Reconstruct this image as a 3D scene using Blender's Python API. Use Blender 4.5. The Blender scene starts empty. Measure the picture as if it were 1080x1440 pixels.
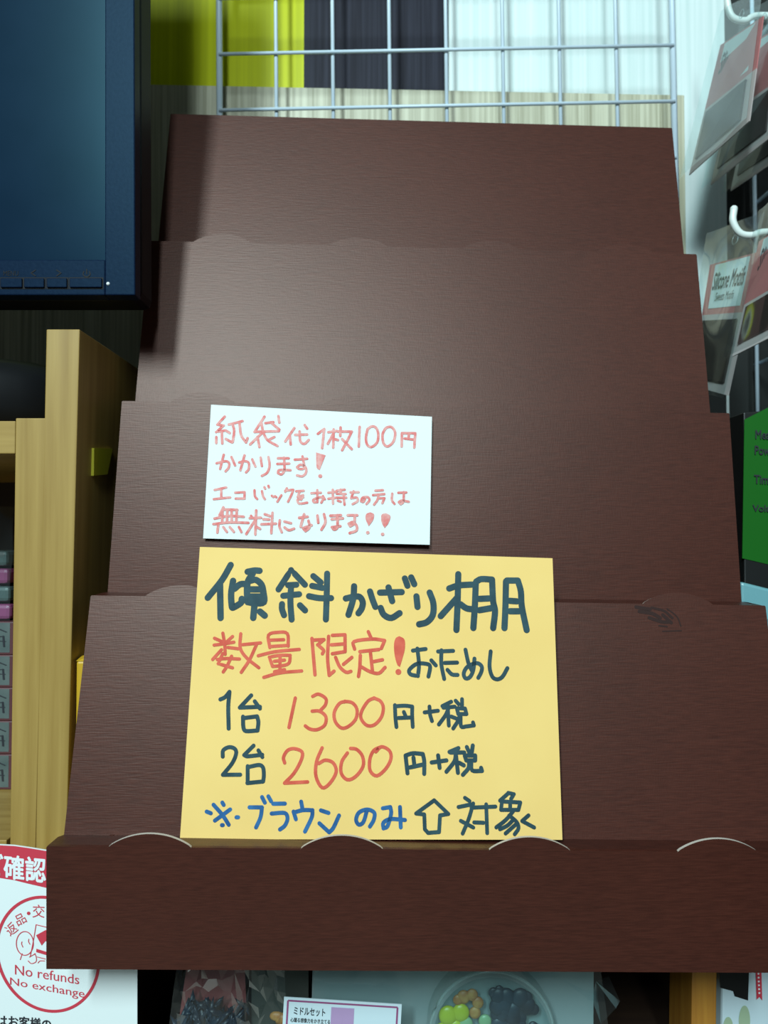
import bpy, bmesh, math, random
from mathutils import Vector, Matrix
random.seed(7)
S = bpy.context.scene
C = S.collection

# ------------------------------------------------------------------ camera, world, lights, exposure
EYE = 1.30                                   # eye height in metres
FPX = 1082.0                                 # focal length for a 1080 x 1440 frame
PITCH = math.radians(1.6)
cam_data = bpy.data.cameras.new('camera')
cam = bpy.data.objects.new('camera', cam_data); C.objects.link(cam)
cam_data.sensor_fit = 'VERTICAL'; cam_data.sensor_height = 36.0
cam_data.lens = FPX / 1440 * 36.0
cam_data.clip_start = 0.02
cam_data.dof.use_dof = True; cam_data.dof.focus_distance = .475; cam_data.dof.aperture_fstop = 11
cam.location = (0, 0, EYE); cam.rotation_euler = (math.pi/2 + PITCH, 0, 0)
S.camera = cam

S.view_settings.view_transform = 'Standard'
S.view_settings.look = 'None'
S.view_settings.gamma = 1.0
S.view_settings.use_curve_mapping = False
S.view_settings.exposure = 0.0

W = bpy.data.worlds.new('shop_ambient'); S.world = W; W.use_nodes = True
bg = W.node_tree.nodes['Background']
bg.inputs['Color'].default_value = (0.70, 0.93, 1.0, 1); bg.inputs['Strength'].default_value = 0.085

def area(name, loc, target, sx, sy, power, color):
    l = bpy.data.lights.new(name, 'AREA'); l.shape = 'RECTANGLE'; l.size = sx; l.size_y = sy
    l.energy = power; l.color = color
    o = bpy.data.objects.new(name, l); C.objects.link(o); o.location = loc
    o.rotation_euler = (Vector(target) - Vector(loc)).to_track_quat('-Z', 'Y').to_euler()
    return o
# fluorescent ceiling tubes down the shop aisle, behind and left of the viewer
area('aisle_tube_light', (-0.66, -1.75, 2.88), (0, .55, 1.3), 0.22, 0.9, 74, (0.76, 0.97, 1.0))
area('aisle_tube_light_centre', (0.02, -1.9, 2.75), (0, .55, 1.3), 0.22, 0.9, 34, (0.78, 0.97, 1.0))

# ------------------------------------------------------------------ helpers
_c, _s = math.cos(PITCH), math.sin(PITCH)
def P(px, py, d):
    """world point seen in the photograph at (px, py) and standing d metres in front of the eye"""
    x = (px - 540) / FPX; z = -(py - 720) / FPX
    r = Vector((x, _c - z*_s, _s + z*_c))
    return r * (d / r.y) + Vector((0, 0, EYE))

def stagger(bm):
    """lift overlapping flat pieces (ink strokes) a hair above one another so none coincide"""
    seen = set(); k = 0; eye = Vector((0, 0, EYE))
    for f in bm.faces:
        if f in seen: continue
        st, isl = [f], set(); seen.add(f)
        while st:
            g = st.pop(); isl.update(g.verts)
            for e in g.edges:
                for o in e.link_faces:
                    if o not in seen: seen.add(o); st.append(o)
        f.normal_update(); n = f.normal.copy()
        if n.dot(eye - f.verts[0].co) < 0: n = -n
        for v in isl: v.co += n*(k*4e-7)
        k += 1

def finish(name, bm, mat, parent=None, smooth=False, bevel=0.0, recalc=True):
    if not recalc: stagger(bm)
    if recalc: bmesh.ops.recalc_face_normals(bm, faces=bm.faces)
    me = bpy.data.meshes.new(name); bm.to_mesh(me); bm.free()
    mats = mat if isinstance(mat, (list, tuple)) else [mat]
    for m in mats: me.materials.append(m)
    if smooth:
        for p in me.polygons: p.use_smooth = True
    o = bpy.data.objects.new(name, me); C.objects.link(o)
    if parent is not None:
        o.parent = parent
        o.matrix_parent_inverse = Matrix.Translation(parent.location).inverted()
    if bevel:
        b = o.modifiers.new('bevel', 'BEVEL'); b.width = bevel; b.segments = 2; b.limit_method = 'ANGLE'
    return o
def tag(o, label, cat, group=None):
    o['label'] = label; o['category'] = cat
    if group: o['group'] = group
    return o
def struct(o): o['kind'] = 'structure'; return o
def thing(name, loc, label, cat, group=None):
    o = bpy.data.objects.new(name, None); C.objects.link(o); o.location = loc; o.empty_display_size = .02
    return tag(o, label, cat, group)

def add_box(bm, x0, x1, y0, y1, z0, z1, mi=0):
    v = [bm.verts.new((x, y, z)) for z in (z0, z1) for y in (y0, y1) for x in (x0, x1)]
    for f in ((0,1,3,2),(4,6,7,5),(0,4,5,1),(2,3,7,6),(0,2,6,4),(1,5,7,3)):
        bm.faces.new([v[i] for i in f]).material_index = mi
def box(name, mat, parent, *a, bevel=0.0):
    bm = bmesh.new(); add_box(bm, *a); return finish(name, bm, mat, parent, bevel=bevel)
def add_prism(bm, pts, off, mi=0, mi_side=None):
    """closed polygon of world points pushed along off"""
    off = Vector(off)
    a = [bm.verts.new(p) for p in pts]; b = [bm.verts.new(Vector(p) + off) for p in pts]
    bm.faces.new(a).material_index = mi; bm.faces.new(b[::-1]).material_index = mi
    n = len(pts)
    for i in range(n):
        bm.faces.new((a[i], b[i], b[(i+1) % n], a[(i+1) % n])).material_index = mi if mi_side is None else mi_side
def prism(name, mat, parent, pts, off, bevel=0.0):
    bm = bmesh.new(); add_prism(bm, pts, off); return finish(name, bm, mat, parent, bevel=bevel)
def add_tube(bm, pts, r, n=10, cap=True):
    pts = [Vector(p) for p in pts]; rings = []
    for i, p in enumerate(pts):
        t = (pts[min(i+1, len(pts)-1)] - pts[max(i-1, 0)]).normalized()
        u = t.cross(Vector((0, 0, 1)) if abs(t.z) < .9 else Vector((1, 0, 0))).normalized(); w = t.cross(u)
        rings.append([bm.verts.new(p + (u*math.cos(2*math.pi*k/n) + w*math.sin(2*math.pi*k/n))*r) for k in range(n)])
    for a, b in zip(rings, rings[1:]):
        for k in range(n): bm.faces.new((a[k], a[(k+1) % n], b[(k+1) % n], b[k]))
    if cap: bm.faces.new(rings[0][::-1]); bm.faces.new(rings[-1])
def tube(name, mat, parent, pts, r, n=10):
    bm = bmesh.new(); add_tube(bm, pts, r, n); return finish(name, bm, mat, parent, smooth=True)
def add_ball(bm, c, r, sub=3, sc=(1,1,1), mi=0):
    res = bmesh.ops.create_icosphere(bm, subdivisions=sub, radius=r)
    for v in res['verts']: v.co = Vector((v.co.x*sc[0], v.co.y*sc[1], v.co.z*sc[2])) + Vector(c)
    for v in res['verts']:
        for f in v.link_faces: f.material_index = mi
class Quad:
    """bilinear patch: corners bottom-left, bottom-right, top-right, top-left; n points at the viewer"""
    def __init__(s, bl, br, tr, tl):
        s.bl, s.br, s.tr, s.tl = map(Vector, (bl, br, tr, tl))
        s.n = (s.br - s.bl).cross(s.tl - s.bl).normalized()
        if s.n.dot(Vector((0, 0, EYE)) - s.bl) < 0: s.n = -s.n
    def __call__(s, u, v, h=0.0):
        return (s.bl*(1-u) + s.br*u)*(1-v) + (s.tl*(1-u) + s.tr*u)*v + s.n*h
    def sub(s, u0, u1, v0, v1, h=0.0): return Quad(s(u0,v0,h), s(u1,v0,h), s(u1,v1,h), s(u0,v1,h))
    def corners(s): return [s.bl, s.br, s.tr, s.tl]
def slab(name, mat, parent, q, thick, bevel=0.0):
    return prism(name, mat, parent, q.corners(), -q.n*thick, bevel)
def grid_sheet(name, mat, parent, q, n, m, hfun, thick=0.0):
    """subdivided sheet whose height above the quad is hfun(u, v)"""
    bm = bmesh.new()
    vs = [[bm.verts.new(q(i/n, j/m, hfun(i/n, j/m))) for i in range(n+1)] for j in range(m+1)]
    for j in range(m):
        for i in range(n): bm.faces.new((vs[j][i], vs[j][i+1], vs[j+1][i+1], vs[j+1][i]))
    return finish(name, bm, mat, parent, smooth=True)
def crumple_sheet(name, mat, parent, q, n, m, amp, seed, base=.003):
    """crinkled cellophane: faceted sheet with random folds"""
    rnd = random.Random(seed); bm = bmesh.new()
    vs = [[bm.verts.new(q((i + rnd.uniform(-.35,.35)*(0<i<n))/n, (j + rnd.uniform(-.35,.35)*(0<j<m))/m, base + rnd.uniform(0, amp))) for i in range(n+1)] for j in range(m+1)]
    for j in range(m):
        for i in range(n):
            a, b_, c_, d = vs[j][i], vs[j][i+1], vs[j+1][i+1], vs[j+1][i]
            if rnd.random() < .5: bm.faces.new((a, b_, c_)); bm.faces.new((a, c_, d))
            else: bm.faces.new((a, b_, d)); bm.faces.new((b_, c_, d))
    return finish(name, bm, mat, parent)
def text_mesh(body, shear=0.0, bold=0.0):
    c = bpy.data.curves.new('lettering', 'FONT'); c.body = body; c.shear = shear; c.offset = bold; c.resolution_u = 3
    o = bpy.data.objects.new('lettering_source', c); C.objects.link(o)
    dg = bpy.context.evaluated_depsgraph_get(); dg.update()
    m = bpy.data.meshes.new_from_object(o.evaluated_get(dg))
    bpy.data.objects.remove(o); bpy.data.curves.remove(c)
    return m
def add_text(bm, q, body, shear=0.0, h=0.0003, bold=0.0, mi=0):
    """printed words filling the patch q"""
    m = text_mesh(body, shear, 0.0)
    xs = [v.co.x for v in m.vertices]; ys = [v.co.y for v in m.vertices]
    x0, x1, y0, y1 = min(xs), max(xs), min(ys), max(ys)
    for du, dv in ([(0, 0)] if not bold else [(bold*math.cos(t), bold*math.sin(t)) for t in [math.pi*k/4 for k in range(8)]]):
        vs = [bm.verts.new(q((v.co.x-x0+du)/(x1-x0), (v.co.y-y0+dv)/(y1-y0), h)) for v in m.vertices]
        for p in m.polygons:
            try: bm.faces.new([vs[i] for i in p.vertices]).material_index = mi
            except ValueError: pass
    bpy.data.meshes.remove(m)
def text(name, mat, parent, q, body, **k):
    bm = bmesh.new(); add_text(bm, q, body, **k); return finish(name, bm, mat, parent, recalc=False)
def smooth_line(pts, step=4):
    """Catmull-Rom through the points, kept sharp at hard corners"""
    if len(pts) < 3: return pts
    def tan(i):
        if i in (0, len(pts)-1): return None
        a, b = pts[i]-pts[i-1], pts[i+1]-pts[i]
        if a.length and b.length and a.angle(b) > math.radians(88): return None
        return (pts[i+1]-pts[i-1])*.5
    out = [pts[0]]
    for i in range(len(pts)-1):
        p, q = pts[i], pts[i+1]; d = q-p
        m0, m1 = tan(i), tan(i+1)
        m0 = d if m0 is None else m0.normalized()*min(m0.length, d.length*1.2)
        m1 = d if m1 is None else m1.normalized()*min(m1.length, d.length*1.2)
        for k in range(1, step+1):
            t = k/step
            out.append(p*(2*t**3-3*t*t+1) + m0*(t**3-2*t*t+t) + q*(-2*t**3+3*t*t) + m1*(t**3-t*t))
    return out
def add_ribbon(bm, pts, w, to3):
    """marker stroke of width w with round ends, laid on a surface by to3(u, v)"""
    pts = smooth_line(pts); r = w/2
    def disc(c, n=14): bm.faces.new([bm.verts.new(to3(c.x+r*math.cos(2*math.pi*k/n), c.y+r*math.sin(2*math.pi*k/n))) for k in range(n)])
    L, R_ = [], []
    for i, p in enumerate(pts):
        t = pts[min(i+1, len(pts)-1)] - pts[max(i-1, 0)]
        if t.length < 1e-9: t = Vector((1, 0))
        t.normalize(); n = Vector((-t.y, t.x))
        L.append(p + n*r); R_.append(p - n*r)
    lv = [bm.verts.new(to3(p.x, p.y)) for p in L]; rv = [bm.verts.new(to3(p.x, p.y)) for p in R_]
    for i in range(len(pts)-1): bm.faces.new((rv[i], rv[i+1], lv[i+1], lv[i]))
    for i, p in enumerate(pts):
        if i in (0, len(pts)-1) or (pts[i]-pts[i-1]).angle(pts[i+1]-pts[i], 0) > .35: disc(p)
def handwriting(name, mat, parent, data, to3):
    bm = bmesh.new()
    for st in data.split('|'):
        w, body = st.split(':')
        pts = [Vector([float(a)/10000 for a in q.split(',')]) for q in body.split()]
        if w == 'P': bm.faces.new([bm.verts.new(to3(p.x, p.y)) for p in smooth_line(pts + [pts[0]])[:-1]])
        else: add_ribbon(bm, pts, float(w)/10000, to3)
    for f in bm.faces: f.normal_update()
    return finish(name, bm, mat, parent, recalc=False)

# ------------------------------------------------------------------ materials
def new_mat(name, col, rough=.5, spec=.5, metal=0.0):
    m = bpy.data.materials.new(name); m.use_nodes = True
    b = m.node_tree.nodes['Principled BSDF']
    b.inputs['Base Color'].default_value = (*col, 1); b.inputs['Roughness'].default_value = rough
    b.inputs['Specular IOR Level'].default_value = spec; b.inputs['Metallic'].default_value = metal
    return m
def nodes(m): return m.node_tree.nodes, m.node_tree.links, m.node_tree.nodes['Principled BSDF']
def noise_tint(m, c0, c1, scale=(1,1,1), nscale=5.0, detail=4.0, lo=.35, hi=.65, bump=0.0, dist=.001):
    """grain: two tones mixed by a stretched noise, with optional relief"""
    N, L, b = nodes(m)
    tc = N.new('ShaderNodeTexCoord'); mp = N.new('ShaderNodeMapping'); mp.inputs['Scale'].default_value = scale
    no = N.new('ShaderNodeTexNoise'); no.inputs['Scale'].default_value = nscale; no.inputs['Detail'].default_value = detail
    cr = N.new('ShaderNodeValToRGB')
    cr.color_ramp.elements[0].position = lo; cr.color_ramp.elements[0].color = (*c0, 1)
    cr.color_ramp.elements[1].position = hi; cr.color_ramp.elements[1].color = (*c1, 1)
    L.new(tc.outputs['Object'], mp.inputs['Vector']); L.new(mp.outputs[0], no.inputs['Vector'])
    L.new(no.outputs['Fac'], cr.inputs[0]); L.new(cr.outputs[0], b.inputs['Base Color'])
    if bump:
        bp = N.new('ShaderNodeBump'); bp.inputs['Strength'].default_value = bump; bp.inputs['Distance'].default_value = dist
        L.new(no.outputs['Fac'], bp.inputs['Height']); L.new(bp.outputs[0], b.inputs['Normal'])
    return m
def wood(name, c0, c1, scale, rough=.45, nscale=6.0, bump=.15):
    return noise_tint(new_mat(name, c0, rough), c0, c1, scale, nscale, 6.0, .3, .7, bump, .0006)
def film(name, tint=(.9,1,1), gloss=.10, haze=.014, rough=.10):
    """clear plastic: see-through, with a sheen and a little milky haze"""
    m = bpy.data.materials.new(name); m.use_nodes = True
    N, L = m.node_tree.nodes, m.node_tree.links
    N.remove(N['Principled BSDF']); out = N['Material Output']
    tr = N.new('ShaderNodeBsdfTransparent'); tr.inputs[0].default_value = (*tint, 1)
    gl = N.new('ShaderNodeBsdfGlossy'); gl.inputs['Roughness'].default_value = rough
    df = N.new('ShaderNodeBsdfDiffuse'); df.inputs[0].default_value = (.8, .88, .88, 1)
    m1 = N.new('ShaderNodeMixShader'); m1.inputs[0].default_value = haze
    m2 = N.new('ShaderNodeMixShader')
    fr = N.new('ShaderNodeLayerWeight'); fr.inputs[0].default_value = .35
    ml = N.new('ShaderNodeMath'); ml.operation = 'MULTIPLY_ADD'; ml.inputs[1].default_value = .26; ml.inputs[2].default_value = gloss*.4
    L.new(fr.outputs['Fresnel'], ml.inputs[0]); L.new(ml.outputs[0], m2.inputs[0])
    L.new(tr.outputs[0], m1.inputs[1]); L.new(df.outputs[0], m1.inputs[2])
    L.new(m1.outputs[0], m2.inputs[1]); L.new(gl.outputs[0], m2.inputs[2]); L.new(m2.outputs[0], out.inputs[0])
    return m

def brown_board():
    """embossed linen-finish brown card with faint scuffs"""
    m = new_mat('brown_linen_board', (.05,.018,.013), .42, .44)
    m.node_tree.nodes['Principled BSDF'].inputs['Specular Tint'].default_value = (1, .80, .72, 1)
    N, L, b = nodes(m)
    tc = N.new('ShaderNodeTexCoord')
    def nz(scale, ns, det):
        mp = N.new('ShaderNodeMapping'); mp.inputs['Scale'].default_value = scale
        no = N.new('ShaderNodeTexNoise'); no.inputs['Scale'].default_value = ns; no.inputs['Detail'].default_value = det
        L.new(tc.outputs['Object'], mp.inputs[0]); L.new(mp.outputs[0], no.inputs['Vector']); return no
    ribs = nz((110, 110, 1250), 1.0, 1.0); warp = nz((1250, 1250, 110), 1.0, 1.0); big = nz((1,1,1), 9.0, 3.0)
    ad = N.new('ShaderNodeMath'); ad.operation = 'MULTIPLY_ADD'; ad.inputs[1].default_value = .45
    L.new(warp.outputs['Fac'], ad.inputs[0]); L.new(ribs.outputs['Fac'], ad.inputs[2])
    bp = N.new('ShaderNodeBump'); bp.inputs['Strength'].default_value = .17; bp.inputs['Distance'].default_value = .0004
    L.new(ad.outputs[0], bp.inputs['Height']); L.new(bp.outputs[0], b.inputs['Normal'])
    cr = N.new('ShaderNodeValToRGB')
    cr.color_ramp.elements[0].position = .3; cr.color_ramp.elements[0].color = (.042,.0102,.0068,1)
    cr.color_ramp.elements[1].position = .75; cr.color_ramp.elements[1].color = (.074,.0185,.0118,1)
    mx = N.new('ShaderNodeMath'); mx.operation = 'MULTIPLY_ADD'; mx.inputs[1].default_value = .35
    hf = N.new('ShaderNodeMath'); hf.operation = 'MULTIPLY'; hf.inputs[1].default_value = .68
    L.new(ribs.outputs['Fac'], hf.inputs[0]); L.new(big.outputs['Fac'], mx.inputs[0]); L.new(hf.outputs[0], mx.inputs[2])
    L.new(mx.outputs[0], cr.inputs[0]); L.new(cr.outputs[0], b.inputs['Base Color'])
    return m
M = {}
M['brown'] = brown_board()
M['cut_edge'] = new_mat('pale_cut_card_edge', (.55,.48,.42), .7)
M['yellow_paper'] = noise_tint(new_mat('yellow_card', (.80,.55,.18), .75, .25), (.86,.57,.185), (.90,.615,.21), (1,1,1), 12)
M['white_paper'] = new_mat('white_paper', (.80,.86,.86), .75, .25)
M['ink_dark'] = noise_tint(new_mat('dark_marker_ink', (.02,.06,.08), .6), (.016,.050,.066), (.028,.075,.092), (1,1,1), 120)
M['ink_red'] = noise_tint(new_mat('red_marker_ink', (.66,.09,.05), .6), (.62,.085,.05), (.72,.13,.075), (1,1,1), 150)
M['ink_pink'] = noise_tint(new_mat('pale_red_marker_ink', (.75,.2,.18), .6), (.72,.14,.13), (.78,.36,.33), (1,1,1), 260)
M['ink_blue'] = noise_tint(new_mat('blue_marker_ink', (.02,.1,.3), .6), (.014,.085,.24), (.03,.15,.36), (1,1,1), 120)
for k_ in ('ink_dark', 'ink_red', 'ink_blue'):
    M[k_].node_tree.nodes['Principled BSDF'].inputs['Specular IOR Level'].default_value = .22
M['print_red'] = new_mat('red_print', (.62,.045,.075), .5)
M['print_black'] = new_mat('black_print', (.02,.022,.03), .5)
M['print_white'] = new_mat('white_print', (.85,.88,.9), .5)
M['monitor'] = noise_tint(new_mat('dusty_black_plastic', (.02,.05,.1), .42), (.003,.008,.026), (.005,.012,.034), (1,1,1), 400, 3, .3,.7, .12, .0004)  # navy base and blue specular tint stand in for bluish reflected light
M['monitor_dark'] = new_mat('black_plastic', (.004,.0045,.006), .55, .2)
for k_ in ('monitor',):
    M[k_].node_tree.nodes['Principled BSDF'].inputs['Specular IOR Level'].default_value = .10
    M[k_].node_tree.nodes['Principled BSDF'].inputs['Specular Tint'].default_value = (.35,.75,1,1)
M['screen'] = noise_tint(new_mat('switched_off_screen', (.01,.03,.06), .30), (.003,.011,.028), (.005,.015,.036), (1,1,1), 14)  # blue in the screen colour stands in for reflected light too
M['screen'].node_tree.nodes['Principled BSDF'].inputs['Specular IOR Level'].default_value = .12
M['screen'].node_tree.nodes['Principled BSDF'].inputs['Specular Tint'].default_value = (.35,.85,1,1)
M['screen'].node_tree.nodes['Principled BSDF'].inputs['Roughness'].default_value = .25
M['light_wood'] = wood('light_ash_veneer', (.31,.185,.042), (.42,.27,.075), (26,26,1.2), .45)
M['shelf_wood'] = wood('light_ash_veneer_across', (.31,.185,.042), (.42,.27,.075), (1.5,26,26), .45)
M['orange_wood'] = wood('honey_wood', (.33,.13,.018), (.46,.21,.03), (30,30,1.5), .45)
M['dark_wood'] = wood('dark_brown_wood', (.022,.010,.006), (.035,.017,.009), (2,20,20), .6)
M['board'] = wood('grey_beige_wood_print', (.31,.29,.19), (.62,.60,.45), (150,150,2.2), .5, 2.0, .1)
M['wall_white'] = wood('whitewashed_wood_print', (.60,.72,.70), (.76,.84,.83), (130,130,1.6), .42, 1.6, .1)
M['wall_green'] = wood('lime_green_wood_print', (.45,.48,.001), (.60,.63,.002), (110,110,1.2), .42, 1.6, .1)
M['wall_plum'] = wood('dark_plum_wood_print', (.007,.0065,.014), (.028,.029,.046), (120,120,2.4), .55, 2.2, .15)
for k_ in ('wall_green', 'wall_plum'):
    M[k_].node_tree.nodes['Principled BSDF'].inputs['Specular IOR Level'].default_value = .12
M['wire'] = new_mat('white_coated_wire', (.62,.74,.84), .35)
M['hook'] = new_mat('white_coated_hook', (.78,.84,.80), .3)
M['black_wall'] = new_mat('black_backing', (.006,.008,.007), .7)
M['floor'] = noise_tint(new_mat('vinyl_floor', (.3,.28,.25), .5), (.26,.24,.2), (.34,.32,.28), (1,1,1), 3)
M['film'] = film('clear_plastic_film')
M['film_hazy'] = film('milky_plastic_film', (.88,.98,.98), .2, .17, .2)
M['pink_card'] = new_mat('pink_header_card', (.50,.16,.16), .5)
M['pale_card'] = new_mat('pale_header_card', (.62,.72,.72), .5)
M['frame_card'] = new_mat('mauve_white_frame', (.48,.41,.40), .5)
M['choc'] = new_mat('dark_chocolate_silicone', (.018,.010,.009), .35)
M['green'] = new_mat('green_label', (.006,.11,.007), .5, .3)
M['black_box'] = new_mat('black_carton', (.007,.007,.007), .45)
M['cyan_pack'] = new_mat('pale_blue_packet', (.16,.36,.40), .35)
M['navy'] = noise_tint(new_mat('navy_fabric', (.02,.04,.07), .45), (.004,.009,.022), (.022,.045,.075), (1,1,1), 60, 4, .35, .7)
M['rose'] = new_mat('rose_card', (.26,.07,.07), .5)
M['kit_card'] = noise_tint(new_mat('shaded_backing_card', (.36,.44,.44), .5), (.22,.29,.30), (.27,.34,.35), (1,1,1), 4)  # card grey darkened in the colour to stand in for the display's shadow
M['dark_insert'] = new_mat('dark_olive_card', (.040,.046,.040), .5)
M['lime'] = new_mat('lime_green_bead', (.45,.50,.02), .35)
M['orange'] = noise_tint(new_mat('orange_bead', (.4,.14,.04), .5), (.36,.12,.03), (.50,.26,.07), (1,1,1), 160)
M['pale_green'] = new_mat('pale_green_bead', (.25,.42,.22), .35)
M['purple'] = new_mat('purple_border', (.30,.08,.20), .5)
M['price_paper'] = new_mat('blue_white_label_paper', (.62,.76,.82), .5)
M['lilac'] = new_mat('lilac_print', (.45,.30,.52), .5)
M['yellow_tape'] = new_mat('yellow_green_tape', (.50,.46,.02), .45)
M['yellow_carton'] = new_mat('golden_yellow_carton', (.58,.34,.02), .4)
M['pack_grey'] = noise_tint(new_mat('shaded_grey_green_label', (.16,.21,.20), .4), (.07,.10,.10), (.12,.15,.145), (1,1,1), 40)  # greys darkened to stand in for the shade inside the shelf
M['pack_edge'] = new_mat('dark_red_pack_edge', (.10,.03,.035), .5)
M['magenta'] = new_mat('magenta_wrapper', (.30,.06,.16), .4)
M['sage'] = new_mat('sage_green_print', (.38,.50,.33), .5)

# ------------------------------------------------------------------ the setting
struct(box('floor', M['floor'], None, -2.5, 2.5, -3.2, .84, -.05, 0))
wb = struct(box('wall_back', M['wall_white'], None, -1.2, P(1019,60,.80).x, .80, .83, 0, 2.4))
bot = P(430,117,.80).z
gx = P(428,60,.80).x; wx = P(630,60,.80).x
struct(box('trim_1', M['wall_green'], None, -1.0, gx, .7965, .80, bot-.02, 2.3))
struct(box('trim_2', M['wall_plum'], None, gx, wx, .796, .80, bot-.02, 2.3))
# the whitewashed wall stops above a dark lower part on the right
struct(box('trim_5', M['black_wall'], None, P(962,400,.797).x, P(1019,400,.797).x-.0005, .795, .80, 0, P(990,470,.797).z))
# beige wood board standing in front of the wall's lower part; its top edge runs slightly downhill to the right
bl = P(-500,105,.785); br = P(962,134,.785)
struct(prism('trim_3', M['board'], None, [Vector((bl.x,.785,0)), Vector((br.x,.785,0)), br, bl], (0,.011,0)))
struct(box('wall_right', M['black_wall'], None, .47, .50, -.1, .84, 0, 2.4))
struct(box('trim_4', M['black_wall'], None, P(1019,60,.80).x+.0005, .47, .81, .83, 0, 2.4))

# ------------------------------------------------------------------ left shelving
FY = .500                                       # front of the shelf uprights
def upright(name, parent, tl, tr, blw, brw, depth):
    """slab whose front face follows a slightly leaning edge, carried on down to the floor"""
    TL, TR, BL, BR = (P(*q, FY) for q in (tl, tr, blw, brw))
    def down(a, b): t = a.z/(a.z-b.z); return Vector((a.x+(b.x-a.x)*t, FY, 0))
    return prism(name, M['light_wood'], parent, [down(TL,BL), down(TR,BR), TR, TL], (0, depth, 0), bevel=.0006)
su = thing('shelf_unit', P(10,1185,FY), 'light wood shelf unit at left edge holding a stack of packets', 'shelf')
upright('upright', su, (22,588), (65,588), (14,1185), (50,1185), .29)
zt = P(0,592,FY).z; zb = P(0,638,FY).z; xr = P(21.5,600,FY).x
box('top_board', M['shelf_wood'], su, -.62, xr, FY, FY+.29, zb, zt, bevel=.0006)
zs = P(0,1185,FY).z
box('shelf_board', M['shelf_wood'], su, -.62, xr-.004, FY+.004, FY+.29, zs-.02, zs, bevel=.0006)
box('back_panel', M['dark_wood'], su, -.62, xr-.004, FY+.283, FY+.29, 0, zb)
box('upright', M['light_wood'], su, -.64, -.62, FY, FY+.29, 0, zt)
dv = thing('divider_board', P(80,1190,FY), 'taller light wood board standing between shelf unit and brown display', 'board')
upright('panel', dv, (65.2,463), (112,463), (50.3,1185), (93,1190), .29)
q = Quad(P(119,669,.505), P(131,669,.53), P(136,630,.53), P(121,630,.505))
tx = P(112,463,FY).x-.006
tp = prism('tape_strip', M['yellow_tape'], dv, [Vector((tx-.002, y, z)) for y, z in ((.526,P(0,669,.526).z),(.552,P(0,667,.552).z),(.562,P(0,631,.562).z),(.526,P(0,630,.526).z))], (.0085,0,0))
tp['label'] = 'yellow tape strip'

# packets stacked on the shelf board
zs0 = zs; ys = [1095, 1045, 998, 951, 905, 858]
for k in range(5):
    z0 = P(0,ys[k],.60).z - (P(0,1095,.60).z - zs0); z1 = P(0,ys[k+1],.60).z - (P(0,1095,.60).z - zs0)
    x1 = P(17.5-k*.2,900,.60).x
    r = thing('label_packet', (-.33,.60,z0), ['lowest grey packet of the stack in the left shelf unit','second grey packet from the bottom in the left shelf unit','middle grey packet of the five stacked in the left shelf unit','fourth grey packet from the bottom in the left shelf unit','topmost grey packet, right under the clear bag in the left shelf'][k], 'packet', 'packets stacked in the left shelf')
    box('carton', M['pack_edge'], r, x1-.075, x1, .602, .70, z0, z1, bevel=.001)
    lq = Quad((x1-.073,.6018,z0+.002), (x1-.0025,.6018,z0+.002), (x1-.0025,.6018,z1-.001), (x1-.073,.6018,z1-.001))
    slab('label', M['pack_grey'], r, lq, .0006)
    bm = bmesh.new()
    for (a, b, c, d) in ((.80,.86,.90,.78),(.88,.80,.96,.70),(.80,.52,.93,.55),(.86,.58,.85,.22),(.93,.56,.94,.20),(.84,.40,.95,.38),(.82,.20,.86,.14)):
        add_ribbon(bm, [Vector((a,b)), Vector((c,d))], .022, lambda u, v: lq(u, v, .0004))
    finish('lettering', bm, M['print_black'], r, recalc=False)
    ztop = z1
r = thing('clear_bag', (-.33,.60,ztop), 'clear plastic bag of magenta wrappers on top of the packet stack', 'bag')
x1 = P(17,780,.60).x; zt2 = P(0,712,.60).z
for k in range(4):
    box('wrapper', [M['magenta'], M['pack_grey'], M['magenta'], M['pack_grey']][k], r, x1-.07, x1-.004-.001*k, .606, .68, ztop+.001+k*.014, ztop+.013+k*.014, bevel=.003)
grid_sheet('film', M['film'], r, Quad((x1-.08,.6,ztop+.001), (x1,.6,ztop+.001), (x1-.004,.612,zt2), (x1-.08,.612,zt2)), 14, 14, lambda u, v: .0025*math.sin(9*u+5*v)*math.sin(7*v+3)+.002)

# ------------------------------------------------------------------ computer monitor over the shelf
MY = .52
K = P(190,415,MY); X1 = K.x; Z0 = K.z
mo = thing('computer_monitor', (X1-.2, MY, zt), 'dusty black computer monitor, switched off, standing on left shelf unit', 'monitor')
def mp(px, py, d=0): return P(px, py, MY + d)
sl = -.0065                                    # the panel leans a touch
Zt = Z0 + .52; Xl = X1 - .36  # upper part out of view made taller so its shadow reaches the green wall
Xt = X1 - .0061
sx = P(148,365,MY).x; sz = P(148,365,MY).z
bm = bmesh.new()
add_prism(bm, [(sx,MY,Z0+.0), (X1,MY,Z0), (Xt,MY,Zt), (sx-.0052,MY,Zt)], (0,.012,0))
add_prism(bm, [(Xl,MY,Z0), (sx,MY,Z0), (sx,MY,sz), (Xl,MY,sz)], (0,.012,0))
add_prism(bm, [(Xl,MY,Zt-.02), (sx,MY,Zt-.02), (sx,MY,Zt), (Xl,MY,Zt)], (0,.012,0))
add_prism(bm, [(Xl,MY,sz), (Xl+.02,MY,sz), (Xl+.02,MY,Zt-.02), (Xl,MY,Zt-.02)], (0,.012,0))
finish('bezel', bm, M['monitor'], mo, bevel=.0008)
box('screen', M['screen'], mo, Xl+.02, sx+.0002, MY+.0016, MY+.008, sz-.0002, Zt-.02)
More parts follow.
